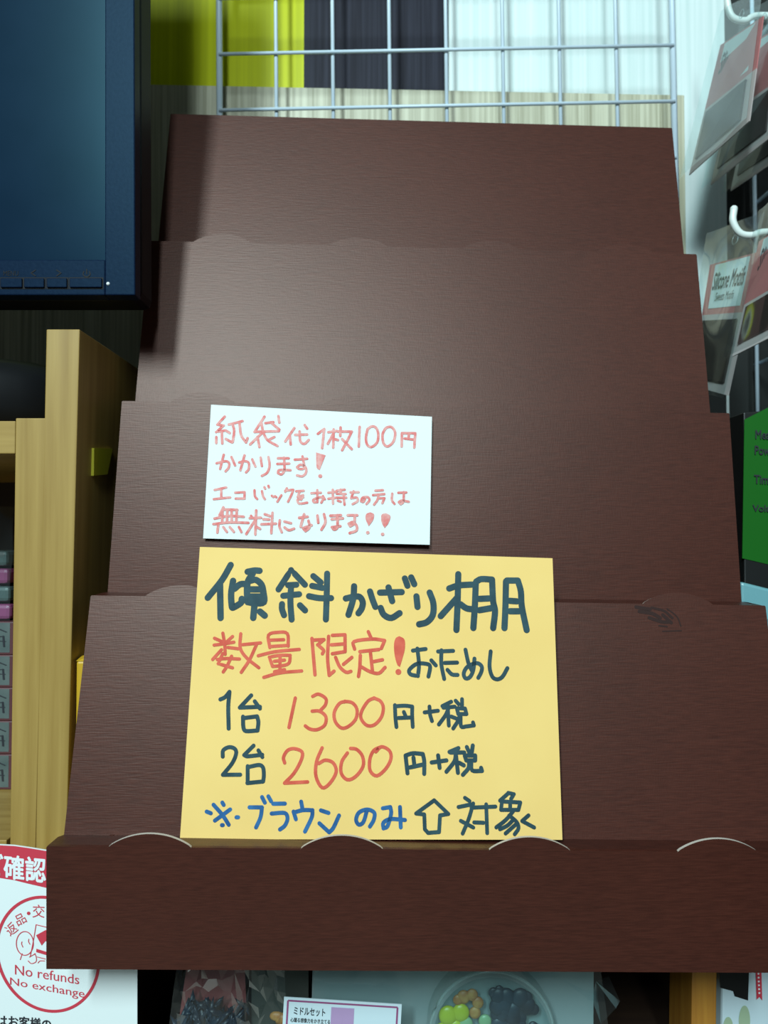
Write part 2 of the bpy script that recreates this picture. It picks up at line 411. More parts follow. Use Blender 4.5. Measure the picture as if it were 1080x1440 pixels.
prism('back_shell', M['monitor_dark'], mo, [(Xl+.001,MY+.0125,Z0+.0015), (X1-.001,MY+.0125,Z0+.0015), (Xt-.001,MY+.0125,Zt-.001), (Xl+.001,MY+.0125,Zt-.001)], (0,.034,0), bevel=.006)
def mquad(x0, y0, x1, y1): return Quad(mp(x0,y1), mp(x1,y1), mp(x1,y0), mp(x0,y0))
for x0, x1 in ((-31,-2),(2,32),(35,63),(67,95),(99,144)):
    qq = mquad(x0,392,x1,405)
    bt = slab('button', M['monitor'], mo, Quad(*[p + Vector((0,-.0016,0)) for p in qq.corners()]), .0016, bevel=.0005)
    bm = bmesh.new(); qo = mquad(x0-1.6,390.2,x1+1.6,406.6)
    cs, co = qq.corners(), qo.corners()
    for i in range(4):
        j = (i+1) % 4
        bm.faces.new([bm.verts.new(p + Vector((0,-.0002,0))) for p in (co[i], co[j], cs[j], cs[i])])
    finish('button_groove', bm, M['monitor_dark'], bt, recalc=False)
bm = bmesh.new(); add_ball(bm, mp(152,399)+Vector((0,.0003,0)), .0013, 2); finish('power_light', bm, M['print_white'], mo, smooth=True)
bm = bmesh.new()
add_text(bm, mquad(5,381,26,388), 'MENU', h=.0003)
for st in (((50,380),(44,384),(50,388)), ((80,380),(86,384),(80,388)), ((122,379),(122,385)), ((118,382),(117,386),(120,389),(124,389),(127,386),(126,382))):
    ps = [mp(*s) for s in st]
    add_ribbon(bm, [Vector((p.x, p.z)) for p in ps], .0007, lambda u, v: (u, MY-.0003, v))
finish('button_symbols', bm, M['monitor_dark'], mo, recalc=False)
# stand: neck behind the panel, rounded foot on the shelf top
nx = X1-.21
box('stand_neck', M['monitor_dark'], mo, nx-.035, nx+.035, MY+.05, MY+.075, zt+.05, Z0+.1, bevel=.006)
bm = bmesh.new()
pts = [(nx+.16*math.cos(t)*(1 if abs(math.cos(t))<.8 else .96), FY+.14+.115*math.sin(t), zt+.0005) for t in [2*math.pi*k/48 for k in range(48)]]
add_prism(bm, pts, (0,0,.056)); finish('stand_foot', bm, M['monitor_dark'], mo, smooth=True, bevel=.018)

# ------------------------------------------------------------------ cabinet that carries the display
TB = 1.0495
cb = thing('base_cabinet', (.2,.6,0), 'dark cabinet with a honey wood post under the brown display', 'cabinet')
box('top_board', M['dark_wood'], cb, -.185, .62, .492, .79-.008, TB-.016, TB, bevel=.0006)
xa = P(975,1400,.52).x; xb = P(1010,1400,.52).x
prism('post', M['orange_wood'], cb, [(xa-.0025,.52,.93),(xb-.0025,.52,.93),(xb,.52,TB-.016),(xa,.52,TB-.016)], (0,.040,0), bevel=.0008)
box('shelf_board', M['dark_wood'], cb, -.183, .62, .50, .775, .91, .93)
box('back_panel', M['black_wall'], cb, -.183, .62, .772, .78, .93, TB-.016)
box('side_panel', M['dark_wood'], cb, -.185, -.172, .505, .775, 0, TB-.016)
box('side_panel', M['dark_wood'], cb, .607, .62, .505, .775, 0, TB-.016)

# ------------------------------------------------------------------ the stepped cardboard display
YAW, ROLL = math.radians(1.212), math.radians(.965)
D0 = Vector((.0281, .43, EYE-.25))
RY = Matrix.Rotation(YAW, 3, 'Z')
RR = Matrix(((math.cos(ROLL),0,math.sin(ROLL)),(0,1,0),(-math.sin(ROLL),0,math.cos(ROLL))))
DM = RY @ RR
def DP(x, a, b): return D0 + DM @ Vector((x, a, b))
HW = .2165
PROF = [(.011,.0033),(.0061,.0730),(.0313,.0700),(.0643,.2071),(.0962,.2072),(.1153,.3400),(.1459,.3440),(.1719,.4760),(.1956,.4800),(.2234,.6056)]
ds = thing('stepped_display', DP(0,.12,.0033), 'brown linen-finish cardboard stair display with half-moon tabs along each step', 'display stand')
def riser(lo, hi, top):
    """one step front: a board with half-moon tabs rising from its upper fold"""
    (a0,b0),(a1,b1) = lo, hi
    if lo != PROF[0]: a0, b0 = a0 - (a1-a0)/(b1-b0)*.003, b0 - .003      # tucked behind the tread
    dv_ = Vector((0,a1-a0,b1-b0)).normalized(); nn = Vector((0,dv_.z,-dv_.y))   # into the stand
    t = .0022; r = .0008
    bm = bmesh.new()
    def pt(x, s): return DP(x, a0+dv_.y*s, b0+dv_.z*s)
    Hh = math.hypot(a1-a0, b1-b0)
    out = [pt(-HW,0), pt(HW,0), pt(HW,Hh-r), pt(HW-r*.3,Hh-r*.3), pt(HW-r,Hh), pt(-HW+r,Hh), pt(-HW+r*.3,Hh-r*.3), pt(-HW,Hh-r)]
    add_prism(bm, out, DM @ nn * t)
    o = finish('step_front', bm, M['brown'], ds)
    if top: return o
    tw, th = .0232, .0075
    for cx in (-.1594,-.0527,.0527,.1594):
        bm = bmesh.new(); arc = []
        R = (tw*tw+th*th)/(2*th); a_m = math.asin(tw/R)
        for k in range(25):
            a = -a_m + 2*a_m*k/24
            arc.append(pt(cx + R*math.sin(a), Hh + R*math.cos(a) - (R-th)))
        arc = [pt(cx-tw,Hh-.0004)] + arc[1:-1] + [pt(cx+tw,Hh-.0004)]
        add_prism(bm, [p + DM @ nn * -.00005 for p in arc], DM @ nn * .0019, 0, 1)
        bm.faces.ensure_lookup_table()
        finish('half_moon_tab', bm, [M['brown'], M['cut_edge']], o)
    return o
for i in range(5): riser(PROF[2*i], PROF[2*i+1], i == 4)
for i in range(4):                                # treads
    (a0,b0),(a1,b1) = PROF[2*i+1], PROF[2*i+2]
    e = .0012 if i == 0 else 0
    pts = [DP(-HW,a0+.0022,b0-.0004), DP(HW,a0+.0022,b0-.0004), DP(HW+e,a0+(a1-a0)*.75,b0+(b1-b0)*.75), DP(HW,a1,b1-.0004), DP(-HW,a1,b1-.0004), DP(-HW-e,a0+(a1-a0)*.75,b0+(b1-b0)*.75)]
    prism('step_tread', M['brown'], ds, pts, DM @ Vector((0,0,-.002)))
ins = .027
side = [(a+.0026, b-(.003 if k % 2 else 0)) for k, (a, b) in enumerate(PROF)]
side = [(.013,.0033)] + side[1:] + [(.2300,.6026),(.2440,.0033)]
for sgn in (-1, 1):
    x = sgn*(HW-ins)
    prism('side_panel', M['brown'], ds, [DP(x,a,b) for a, b in side], DM @ Vector((-sgn*.0022,0,0)))
prism('back_panel', M['brown'], ds, [DP(-HW+ins,.2445,.0033), DP(HW-ins,.2445,.0033), DP(HW-ins,.2305,.6020), DP(-HW+ins,.2305,.6020)], DM @ Vector((0,.0022,0)))
# rubbed dark scuff near a tab of the lowest step
bm = bmesh.new()
(a0,b0),(a1,b1) = PROF[2], PROF[3]; dd = Vector((0,a1-a0,b1-b0)); Hd = dd.length; dd.normalize()
def on_step(u, v): return DP(u, a0+dd.y*v, b0+dd.z*v) + DM @ Vector((0,-dd.z,dd.y))*.00015
for pts, w in (([(.132,Hd-.0022),(.141,Hd-.0035)], .0022), ([(.134,Hd-.005),(.142,Hd-.0062),(.147,Hd-.009)], .0024), ([(.142,Hd-.0025),(.150,Hd-.0045),(.155,Hd-.009)], .0016), ([(.140,Hd-.009),(.148,Hd-.0115),(.153,Hd-.0115)], .0022),
               ([(.149,Hd-.007),(.154,Hd-.012)], .0022), ([(.152,Hd-.003),(.158,Hd-.008),(.160,Hd-.014)], .0009), ([(.148,Hd-.0175),(.160,Hd-.0170)], .0008), ([(.146,Hd-.014),(.151,Hd-.0145)], .0011)):
    add_ribbon(bm, [Vector(p) for p in pts], w, on_step)
M['scuff'] = new_mat('dark_rubbed_scuff', (.028,.0095,.0075), .6, .25)
finish('scuff', bm, M['scuff'], ds, recalc=False)

# ------------------------------------------------------------------ the two hand-lettered signs
def sign(name, label, mat, frame, corners, inks):
    O, U, V, N = map(Vector, frame)
    to3 = lambda u, v: O + U*u + V*v + N*.0003
    q = Quad(*[O + U*a/1000 + V*b/1000 for a, b in corners])
    bm = bmesh.new(); add_prism(bm, q.corners(), -q.n*.0004)
    o = finish(name, bm, mat, None); tag(o, label, 'sign')
    for nm, m, data, lab in inks:
        c = handwriting(nm, m, None, data, lambda u, v: O + U*u + V*v + q.n*.00025); c.parent = o
        if lab: c['label'] = lab
    return o

# marker strokes, tenths of a millimetre on each card: width:points
YELLOW_K = '''40:214,1616 164,1520 81,1408|40:153,1495 168,1282|40:234,1515 226,1430 235,1351 242,1346 290,1376 294,1401|40:246,1465 280,1493 319,1495|40:323,1573 366,1581 398,1579|40:356,1561 329,1516 324,1456 332,1381|40:343,1516 378,1521 414,1491 428,1441 433,1381 379,1374 335,1381|40:341,1461 415,1461|40:348,1416 417,1416|40:349,1388 423,1389|40:375,1361 371,1283|40:411,1322 442,1297|38:522,1461 597,1584 687,1491|38:581,1488 633,1491|38:553,1421 652,1431|38:600,1486 599,1382 610,1273|38:547,1369 548,1337 562,1300|38:659,1362 692,1330|38:738,1546 786,1506|38:732,1484 797,1471|38:825,1562 825,1432 823,1274|38:714,1419 779,1407 853,1407|39:945,1405 991,1415 1031,1415 1051,1382 1045,1343 1025,1313|39:996,1482 991,1402 963,1303|39:1096,1449 1113,1396 1130,1353|39:1159,1442 1295,1446|39:1212,1475 1235,1389|39:1163,1346 1183,1304 1229,1284 1281,1314|39:1315,1532 1331,1486|39:1355,1539 1374,1496|39:1387,1419 1393,1353|39:1470,1443 1492,1377 1488,1304 1451,1259 1402,1245|39:1593,1469 1652,1488 1736,1494|39:1652,1560 1644,1388 1633,1211|39:1638,1407 1537,1296|39:1662,1370 1698,1345 1735,1339|39:1761,1507 1751,1358 1738,1223|39:1764,1513 1796,1529 1864,1526|39:1864,1526 1866,1389 1876,1327 1861,1223|39:1780,1404 1842,1407|39:1778,1333 1852,1346|39:1951,1514 1942,1358 1931,1223|39:1957,1520 2026,1520|39:2026,1520 2042,1451 2044,1358 2068,1211|39:1971,1392 2014,1389|39:1969,1327 2024,1327|24:1362,1084 1441,1094|24:1390,1096 1399,1001 1392,931 1347,941 1340,968 1389,1005 1457,1001 1467,981 1456,928|24:1475,1025 1502,995|24:1517,1079 1610,1083|24:1538,1086 1536,1002 1552,914|24:1557,1010 1633,1012|24:1573,968 1600,941 1634,938|24:1686,1090 1704,1002 1727,955|24:1740,1036 1731,968 1709,925 1682,918 1672,948 1697,988 1753,1009 1783,989 1779,955 1760,921|24:1841,1080 1831,989 1846,928 1876,912 1908,928 1940,979|24:193,790 221,804 246,835|24:246,830 243,749 252,620|24:379,814 313,742|24:313,742 435,747|24:402,779 435,737|24:335,689 340,629 355,606 426,609|24:426,609 429,657 420,691|24:420,691 347,682|23:1251,758 1254,686 1260,631|23:1257,752 1311,755 1356,750|23:1356,750 1355,698 1358,632|23:1305,718 1319,686|23:1272,683 1343,686|23:1430,716 1511,726|23:1460,750 1463,704 1474,666|23:1592,779 1538,753|23:1544,744 1613,750|23:1574,738 1555,698 1515,646|23:1571,738 1575,640|23:1591,692 1620,681|23:1619,785 1637,765|23:1658,794 1657,744|23:1630,741 1675,739|23:1675,739 1683,707|23:1683,707 1633,707|23:1633,707 1626,738|23:1641,698 1632,669 1601,623|23:1647,692 1649,635 1679,635 1726,641|23:1726,641 1721,658|23:225,459 226,495 260,513 294,504 304,477 284,423 231,356|23:231,356 334,357|23:406,522 352,468|23:352,468 371,461 460,470|23:436,495 461,457|23:376,405 380,312|23:383,401 444,412 468,396 474,352 471,319|23:471,319 378,310|24:1314,467 1325,367|24:1314,467 1358,480 1417,476|24:1417,476 1425,434 1424,364|24:1361,456 1366,411|24:1340,400 1422,417|24:1469,428 1557,440|24:1508,468 1516,398|24:1630,510 1576,488|24:1582,485 1664,485|24:1614,479 1604,434 1556,376|24:1614,474 1624,370|24:1634,426 1660,412|24:1680,516 1694,485|24:1716,525 1709,485|24:1667,468 1729,468|24:1729,468 1728,440|24:1728,440 1675,440|24:1675,440 1667,465|24:1692,429 1686,395 1653,359|24:1704,434 1709,384 1767,381|24:1767,381 1762,398|22:1481,216 1374,143|22:1374,143 1422,138|22:1422,138 1424,57|22:1424,57 1443,37|22:1443,37 1507,42|22:1507,42 1514,133|22:1514,133 1563,141|22:1563,141 1481,216|22:1662,230 1689,212|22:1623,179 1699,194|22:1710,199 1681,113 1644,34|22:1635,103 1707,67|22:1699,176 1840,182|22:1786,194 1787,37|22:1713,95 1767,93|22:1918,256 1868,215|22:1918,258 1951,251 1933,225|22:1879,210 1872,164|22:1872,164 1974,164|22:1974,164 1987,205|22:1987,205 1889,210|22:1927,210 1926,164|22:1941,154 1897,108 1841,68|22:1919,133 1961,98 1970,63 1947,31|22:1940,108 1906,78 1862,58|22:1960,88 1894,35|22:2032,134 1993,103|22:1993,103 2062,68'''
YELLOW_R = '''20:187,1188 202,1120 208,1059|20:137,1157 195,1132|20:248,1168 201,1123|20:137,1115 196,1123 258,1133|20:184,1087 133,1028|20:223,1101 288,1093|20:193,1064 168,1003 257,978|20:161,1028 217,1034 297,1031|20:248,1048 225,992 202,953|20:298,1185 299,1098 342,1037 418,979|20:313,1118 423,1129|20:398,1118 359,1026 312,951|20:481,1101 470,1177 529,1194 586,1186 594,1110|20:485,1146 565,1149|20:481,1107 589,1114|20:412,1051 516,1076 663,1090|20:502,987 480,1043 545,1054 608,1054 603,1009 570,993 502,987|20:512,1018 574,1025|20:546,1043 548,959|20:515,955 576,968|20:451,921 549,948 681,960|21:739,1157 763,937|21:749,1147 814,1150|21:814,1150 775,1118 812,1086 806,1064|21:842,1170 838,1042 850,934|21:850,934 879,959|21:865,1176 943,1180|21:943,1180 945,1077|21:860,1118 941,1124|21:867,1064 945,1077|21:887,1042 914,985 953,953 982,958|21:936,1000 987,1042|21:1087,1199 1103,1164|21:1003,1093 999,1138 1113,1154 1188,1145|21:1188,1145 1168,1097|21:1036,1077 1152,1090|21:1039,1055 1036,978 1029,928|21:1100,1080 1114,960|21:1120,1017 1175,1028|21:1046,985 1101,956 1153,947 1191,982|P:1279,1172 1311,1151 1313,1094 1298,1036 1282,985 1266,998 1250,1055 1246,1119 1256,1158|35:1272,955 1273,955|20:647,799 614,627|20:752,809 787,822 832,796 830,759 802,728|20:751,722 795,722 834,691 829,642 785,615 741,618 712,636|20:954,779 916,768 885,716 892,661 931,624 975,636 1016,679 1021,735 992,772 947,780|20:1126,800 1088,781 1050,722 1047,679 1082,640 1127,643 1168,686 1181,741 1164,781 1123,800|20:595,424 587,455 609,494 649,505 696,487 694,443 653,367 598,310|20:598,310 734,317|20:816,510 784,430 783,348 821,285 866,310 902,373 884,424 837,440 798,421|20:967,481 934,430 932,367 969,330 1018,348 1061,405 1057,463 1023,501 986,507|20:1137,488 1170,517 1217,495 1227,450 1197,393 1144,352 1104,380 1101,443 1124,495 1170,517'''
YELLOW_B = '''23:185,189 241,132 280,79|23:284,163 198,102|23:147,151 172,142|23:236,201 245,188|23:240,77 246,77|23:323,120 333,120|23:397,175 470,175|23:470,175 464,121 440,65|23:468,232 486,201|23:505,236 522,209|23:535,195 604,196|23:528,141 605,144 622,114 608,76 580,54|23:699,207 708,167|23:656,152 671,110|23:662,148 710,160 767,160 764,122 726,43|23:816,159 861,145|23:809,88 867,39|23:867,39 890,62 923,131|23:1087,162 1066,96 1040,81 1023,107 1039,147 1087,164 1129,147 1126,107 1104,71|23:1179,171 1223,178|23:1223,178 1228,142 1206,72 1183,61 1183,92 1223,112 1309,107|23:1280,178 1284,67'''

WHITE_R = '''19:90,867 42,807 87,802 38,753 97,766|19:77,754 86,672|19:41,717 44,674|19:104,766 133,749|19:122,810 217,838|19:149,811 163,764 158,685|19:108,705 154,681|19:197,823 213,737 251,684 260,716|19:369,875 309,768|19:305,762 475,772|19:350,827 365,763|19:378,828 433,837|19:413,836 464,795 478,784|19:466,882 475,835|19:358,755 280,670|19:328,726 346,654|19:368,756 399,706 471,665|19:446,729 413,710|19:582,798 524,699|19:553,747 563,679|19:591,749 674,754|19:621,774 628,706 657,685 687,715|19:654,822 672,797|19:749,761 792,797|19:792,797 783,659|19:822,775 881,785|19:858,796 860,665|19:853,757 822,691|19:865,726 891,720|19:906,812 906,751|19:889,781 985,784|19:985,784 958,722 923,648|19:920,728 990,657|19:1039,820 1038,678|19:1096,806 1086,748 1095,695 1126,677 1165,712 1171,774 1155,816 1125,826 1096,806|19:1218,810 1201,767 1210,706 1240,684 1280,723 1289,785 1266,823 1236,824 1218,810|19:1337,783 1337,687|19:1337,783 1430,785|19:1430,785 1425,682|19:1386,784 1383,746|19:1357,745 1416,739|18:56,529 117,545 142,533 141,499 122,473|18:101,591 83,489|18:156,576 185,517|18:212,539 249,549 279,537 281,494 264,470|18:246,591 224,484|18:302,563 326,513|18:359,578 371,518|18:413,583 424,524 411,473 375,448|18:479,577 554,579|18:477,536 560,541|18:521,582 529,493 510,463 485,471 492,492 571,494|18:596,570 682,579|18:649,595 665,514 632,505 615,517 639,535 673,519 679,480 655,454 618,458|P:742,627 810,608 773,500 751,517|27:778,458 780,458|17:56,339 134,359|17:101,345 105,283|17:54,274 166,290|17:198,324 263,329|17:263,329 264,284|17:204,282 265,284|17:330,345 336,303 352,284|17:382,340 391,305 405,284|17:397,368 403,358|17:424,379 428,368|17:452,310 463,301|17:473,307 483,300|17:517,315 492,269|17:542,348 597,356|17:597,356 585,317 565,271|17:552,365 543,341|17:618,346 669,351|17:642,347 630,305 667,320 655,288|17:668,306 628,284 643,260 697,268|17:723,335 788,341|17:763,358 767,274 743,273 739,290 783,309 810,303 794,271|17:803,317 817,296|17:839,342 894,351|17:869,364 875,266|17:841,300 899,309|17:897,358 951,367|17:898,337 959,337|17:924,366 925,338|17:899,309 964,311|17:946,328 954,262|17:907,288 927,282|17:993,349 1048,352|17:1013,358 998,308 1036,313 1043,289 1010,267|17:1097,318 1084,286 1067,289 1077,314 1111,319 1125,298 1105,271|17:1164,366 1215,371|17:1148,334 1226,344|17:1185,338 1180,303 1157,268|17:1183,314 1227,315|17:1227,315 1214,280|17:1280,348 1279,303 1297,277|17:1322,356 1377,360|17:1360,361 1358,294 1341,276 1327,290 1344,301 1395,295|18:124,219 101,164|18:119,204 220,204|18:119,204 122,120|18:152,202 155,121|18:181,203 187,122|18:217,204 219,123|18:68,139 169,160 267,157|18:64,100 172,115 302,116|18:97,92 94,42|18:133,81 159,49|18:177,83 206,51|18:239,85 258,51|18:350,204 354,37|18:309,149 385,154|18:350,142 292,38|18:317,165 323,156|18:356,91 384,77|18:410,179 446,168|18:403,143 442,143|18:391,108 490,116|18:463,190 462,49|18:516,140 515,98 533,58|18:548,132 593,122|18:551,91 581,73 616,85|19:647,161 704,170|19:680,186 660,100|19:712,142 721,98 695,70 677,90 734,112|19:772,179 779,131|19:816,190 828,135 803,83|19:860,181 932,187|19:871,157 946,166|19:908,186 911,103 891,86 874,102 931,111|19:979,188 1044,190|19:1027,186 1025,134 999,113 988,130 1018,141 1043,114 1041,83 997,65|P:1132,213 1159,200 1154,159 1125,116 1103,164 1105,199|P:1241,210 1272,190 1260,141 1234,106 1212,147 1211,198|23:1119,71 1121,72|23:1221,63 1223,63'''
sign('price_sign', 'yellow handwritten price card leaning in the lowest step of display', M['yellow_paper'],
     ([-.11866,.4525,1.12237],[1,0,-.00184],[.00179,.21646,.97629],[.0004,-.97629,.21646]), [(0,0),(222.4,0),(225.2,166.3),(1.2,173.2)],
     [('black_lettering', M['ink_dark'], YELLOW_K, 'dark green-black marker lettering'), ('red_lettering', M['ink_red'], YELLOW_R, 'red marker lettering'), ('blue_lettering', M['ink_blue'], YELLOW_B, 'blue marker lettering')])
sign('notice_sign', 'small white handwritten notice in red marker above the yellow card', M['white_paper'],
     ([-.12327,.5247,1.2967],[.9996,0,-.02836],[.028,.15755,.98711],[.00447,-.98751,.15749]), [(0,0),(154.5,0),(154.5,90.9),(-1.2,95.2)],
     [('red_lettering', M['ink_pink'], WHITE_R, 'pale red marker lettering')])

# ------------------------------------------------------------------ yellow carton squeezed between board and display
r = thing('yellow_carton', (-.18,.51,TB), 'small golden yellow carton tucked between wooden board and brown display', 'carton')
x0 = P(107,920,.504).x; z1 = P(108,921,.504).z
box('carton', M['yellow_carton'], r, x0, x0+.022, .504, .56, TB, z1-.004, bevel=.0015)
prism('flap', M['yellow_carton'], r, [(x0,.504,z1-.004),(x0+.022,.504,z1-.004),(x0+.022,.513,z1+.003),(x0,.513,z1-.002)], (0,.0008,0))
text('lettering', M['print_black'], r, Quad((x0+.0055,.504,P(0,962,.504).z),(x0+.009,.504,P(0,962,.504).z),(x0+.009,.504,P(0,955,.504).z),(x0+.0055,.504,P(0,955,.504).z)), ',', h=.0003)

# ------------------------------------------------------------------ wire grid hanging on the wall behind the display
GY = .752
wg = thing('wire_grid', P(630,150,GY), 'white wire grid panel hung on the wall behind the brown display', 'wire grid')
g00, g10 = P(308.5,79,GY), P(946,66.5,GY)          # second row from its lower end, left and right frame
ux = (g10-g00)/8; uz = Vector((-ux.z*.55, 0, ux.length)).normalized()*ux.length
def G(i, j): return g00 + ux*i + uz*j
lo, hi = -4.0, 8.0
for i in range(9):
    fr_ = i in (0, 8)
    tube('frame_rod' if fr_ else 'upright_wire', M['wire'], wg, [G(i,lo), G(i,hi)], .0031 if fr_ else .0019, 10)
for j in range(-4, 9):
    e = j in (-4, 8)
    off = Vector((0, -.0032, 0))
    tube('frame_rod' if e else 'cross_wire', M['wire'], wg, [G(0,j)+off*(0 if e else 1), G(8,j)+off*(0 if e else 1)], .0031 if e else .0017, 10)
for i in (0, 8):                                   # stubs that hold the grid off the wall
    p = G(i, 5); tube('wall_clip', M['wire'], wg, [p, Vector((p.x, .7964, p.z))], .004, 8)

# ------------------------------------------------------------------ right-hand rack with hooks and bagged motifs
rk = thing('wire_rack', (.38,.7,1.6), 'white wire rack facing sideways on the dark right wall', 'wire rack')
RX = .385
for y in (.52,.575,.63,.685,.74,.79): tube('upright_wire', M['wire'], rk, [(RX,y,1.42),(RX,y,2.0)], .0022, 8)
for z in (1.42,1.476,1.532,1.588,1.644,1.70,1.756,1.812,1.868,1.924,1.98): tube('cross_wire', M['wire'], rk, [(RX+.003,.50,z),(RX+.003,.80,z)], .0019, 8)
for y in (.52,.79): tube('wall_clip', M['wire'], rk, [(RX,y,1.9),(.4701,y,1.9)], .003, 8)
def hook(pts, label, d):
    P3 = [P(*p) for p in pts]
    P3 = P3 + [Vector((RX-.002, P3[-1].y+.004, P3[-1].z+.001))]
    v2 = []
    fine = [P3[0]]
    for i in range(len(P3)-1):
        a, b = P3[i], P3[i+1]
        t0 = (P3[i+1]-P3[i-1])*.5 if i else b-a
        t1 = (P3[i+2]-P3[i])*.5 if i+2 < len(P3) else b-a
        for k in range(1, 7):
            t = k/6; fine.append(a*(2*t**3-3*t*t+1)+t0*(t**3-2*t*t+t)+b*(-2*t**3+3*t*t)+t1*(t**3-t*t))
    o = thing('peg_hook', P3[-1], label, 'hook', 'white hooks on the right rack')
    tube('arm', M['hook'], o, fine, .0029, 12)
    bm = bmesh.new(); add_ball(bm, fine[0], .0031, 2); finish('tip', bm, M['hook'], o, smooth=True)
    return fine
h1 = hook([(1023,-22,.70),(1023,4,.70),(1030,24,.70),(1048,29,.70),(1065,22,.70)], 'upper white J-shaped hook at the top right corner', .70)
h2 = hook([(1032,294,.64),(1031,312,.64),(1041,328,.64),(1058,331,.64),(1080,326,.64)], 'lower white J-shaped hook above the readable pink header card', .64)

def motif_bag(label, q, seed, header=.62, glare=0):
    """clear bag: film, pink header card with printed words, framed dark motif sheet"""
    rnd = random.Random(seed)
    o = thing('motif_bag', q(.5, 1), label, 'bag', 'bagged silicone motifs on the right rack')
    b = q.sub(.05,.95,.02,.80,-.0012)
    slab('header_card', M['pink_card'], o, b.sub(0,1,header,1), .0008)
    pl = b.sub(.13,.84,header+.05,.985,.0002); slab('header_panel', M['pale_card'], o, pl, .0002)
    bm = bmesh.new()
    add_text(bm, pl.sub(.03,.97,.42,.80), 'Silicone Motifs', shear=.25, bold=.02)
    add_text(bm, pl.sub(.18,.75,.16,.34), 'Sweets Motifs', shear=.25)
    finish('header_lettering', bm, M['print_black'], o, recalc=False)
    slab('frame_sheet', M['frame_card'], o, b.sub(0,1,0,header), .0008)
    slab('motif_sheet', M['choc'], o, b.sub(.10,.86,.08,header-.05,.0022), .002)
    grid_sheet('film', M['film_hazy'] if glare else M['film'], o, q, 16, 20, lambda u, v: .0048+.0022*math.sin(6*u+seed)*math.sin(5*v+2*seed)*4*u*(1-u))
    bm = bmesh.new()
    cs = [q(.5+.05*math.cos(t), .91+.03*math.sin(t), .001) for t in [2*math.pi*k/20 for k in range(20)]]
    for i in range(20): pass
    add_tube(bm, cs + [cs[0]], .0004, 6, cap=False); finish('hang_hole', bm, M['film_hazy'], o)
    return o
motif_bag('pale glaring motif bag hanging from the upper hook, front of its bunch', Quad(P(962,254,.715),P(1057,168,.625),P(1080,-18,.625),P(1020,18,.715)), 1, .50, 1)
motif_bag('darker motif bag half hidden behind the pale bag on the upper hook', Quad(P(992,268,.735),P(1095,185,.64),P(1112,-10,.64),P(1050,20,.735)), 2, .5)
motif_bag('motif bag cut off by the right edge, rearmost on the upper hook', Quad(P(1020,276,.75),P(1125,205,.66),P(1135,10,.66),P(1075,30,.75)), 3, .5)
motif_bag('motif bag with the readable pink header card on the lower hook', Quad(P(966,545,.695),P(1024,562,.635),P(1082,300,.635),P(1000,330,.695)), 4, .58)
motif_bag('nearest motif bag cut off by right edge, below lower hook', Quad(P(1023,507,.60),P(1112,462,.55),P(1135,250,.55),P(1072,300,.60)), 5, .45)

# ------------------------------------------------------------------ boxes standing to the right of the display
r = thing('appliance_box', P(1080,815,.58), 'tall black box with green specification label behind the display right edge', 'box')
BX = P(1043,800,.58).x
prism('carton', M['black_box'], r, [(BX,.58,TB),(BX+.13,.583,TB),(BX+.133,.583,P(0,560,.58).z),(BX+.003,.58,P(0,580,.58).z)], (0,.09,0), bevel=.001)
lq = Quad(P(1044,785,.5793),P(1120,803,.5807),P(1122,552,.5807),P(1047,590,.5793))
slab('green_label', M['green'], r, lq, .0006)
bm = bmesh.new()
for (x, y, w, s) in ((1062,611,44,'Measure:'),(1061,633,34,'Power:'),(1060,674,34,'Timer:'),(1058,716,44,'Voltage:')):
    z = .5795; k = w
    add_text(bm, Quad(P(x,y+6,.5793),P(x+k,y+8,.5800),P(x+k,y-5,.5800),P(x,y-6,.5793)), s, h=.0006, bold=.02)
finish('lettering', bm, M['print_black'], r, recalc=False)
r = thing('plastic_packet', P(1080,860,.535), 'pale blue glittery packet standing right of the display, below green label', 'packet')
q = Quad(Vector((P(1042,818,.535).x,.535,TB)), Vector((P(1150,818,.535).x,.535,TB)), P(1150,845,.535), P(1042,818,.535))
slab('carton', M['cyan_pack'], r, q, .035, bevel=.002)
bm = bmesh.new(); rnd = random.Random(3)
for k in range(70):
    u, v = rnd.uniform(.02,.6), rnd.uniform(.62,.90); a = rnd.uniform(0,3.14); l = rnd.uniform(.01,.03)
    add_ribbon(bm, [Vector((u,v)), Vector((u+l*math.cos(a), v+l*math.sin(a)))], .008, lambda u, v: q(u, v, .0004))
finish('printed_scrawl', bm, M['navy'], r, recalc=False)

# ------------------------------------------------------------------ shop notice poster at lower left
PY = .479
def PP(x, y, h=0.0): return P(x, y, PY) + Vector((0,-h,0))
def pq(bl, br, tr, tl): return Quad(PP(*bl), PP(*br), PP(*tr), PP(*tl))
bm = bmesh.new()
add_prism(bm, [PP(-70,1500), PP(193,1500), PP(193,1212), PP(65,1195.5), PP(40,1191.5), PP(20,1188.5), PP(0,1187.5), PP(-70,1186)], (0,.0008,0))
po = finish('notice_poster', bm, M['white_paper'], None)
tag(po, 'white printed poster with red heading band and round no-refunds stamp', 'poster')
bm = bmesh.new()
bm.faces.new([bm.verts.new(PP(x,y,.0002)) for x, y in ((-70,1232),(0,1234.5),(20,1237.5),(40,1242.5),(64,1248),(193,1274),(193,1213),(65,1196.5),(40,1192.3),(20,1189.5),(0,1188.5),(-70,1187))])
finish('heading_band', bm, M['print_red'], po, recalc=False)
text('heading_lettering', M['print_white'], po, pq((-20,1231),(64.5,1241),(64.5,1207),(-20,1199)), 'ご確認', h=.0005, bold=.025)
bm = bmesh.new()
cen = Vector((67.5,1341.5)); 
ring = []
for k in range(65):
    t = 2*math.pi*k/64
    ring.append(Vector((cen.x + 71.5*math.cos(t) + 3*math.sin(t), cen.y + 80*math.sin(t) + 6*math.cos(t))))
def px2(u, v): return PP(u, v, .0003)
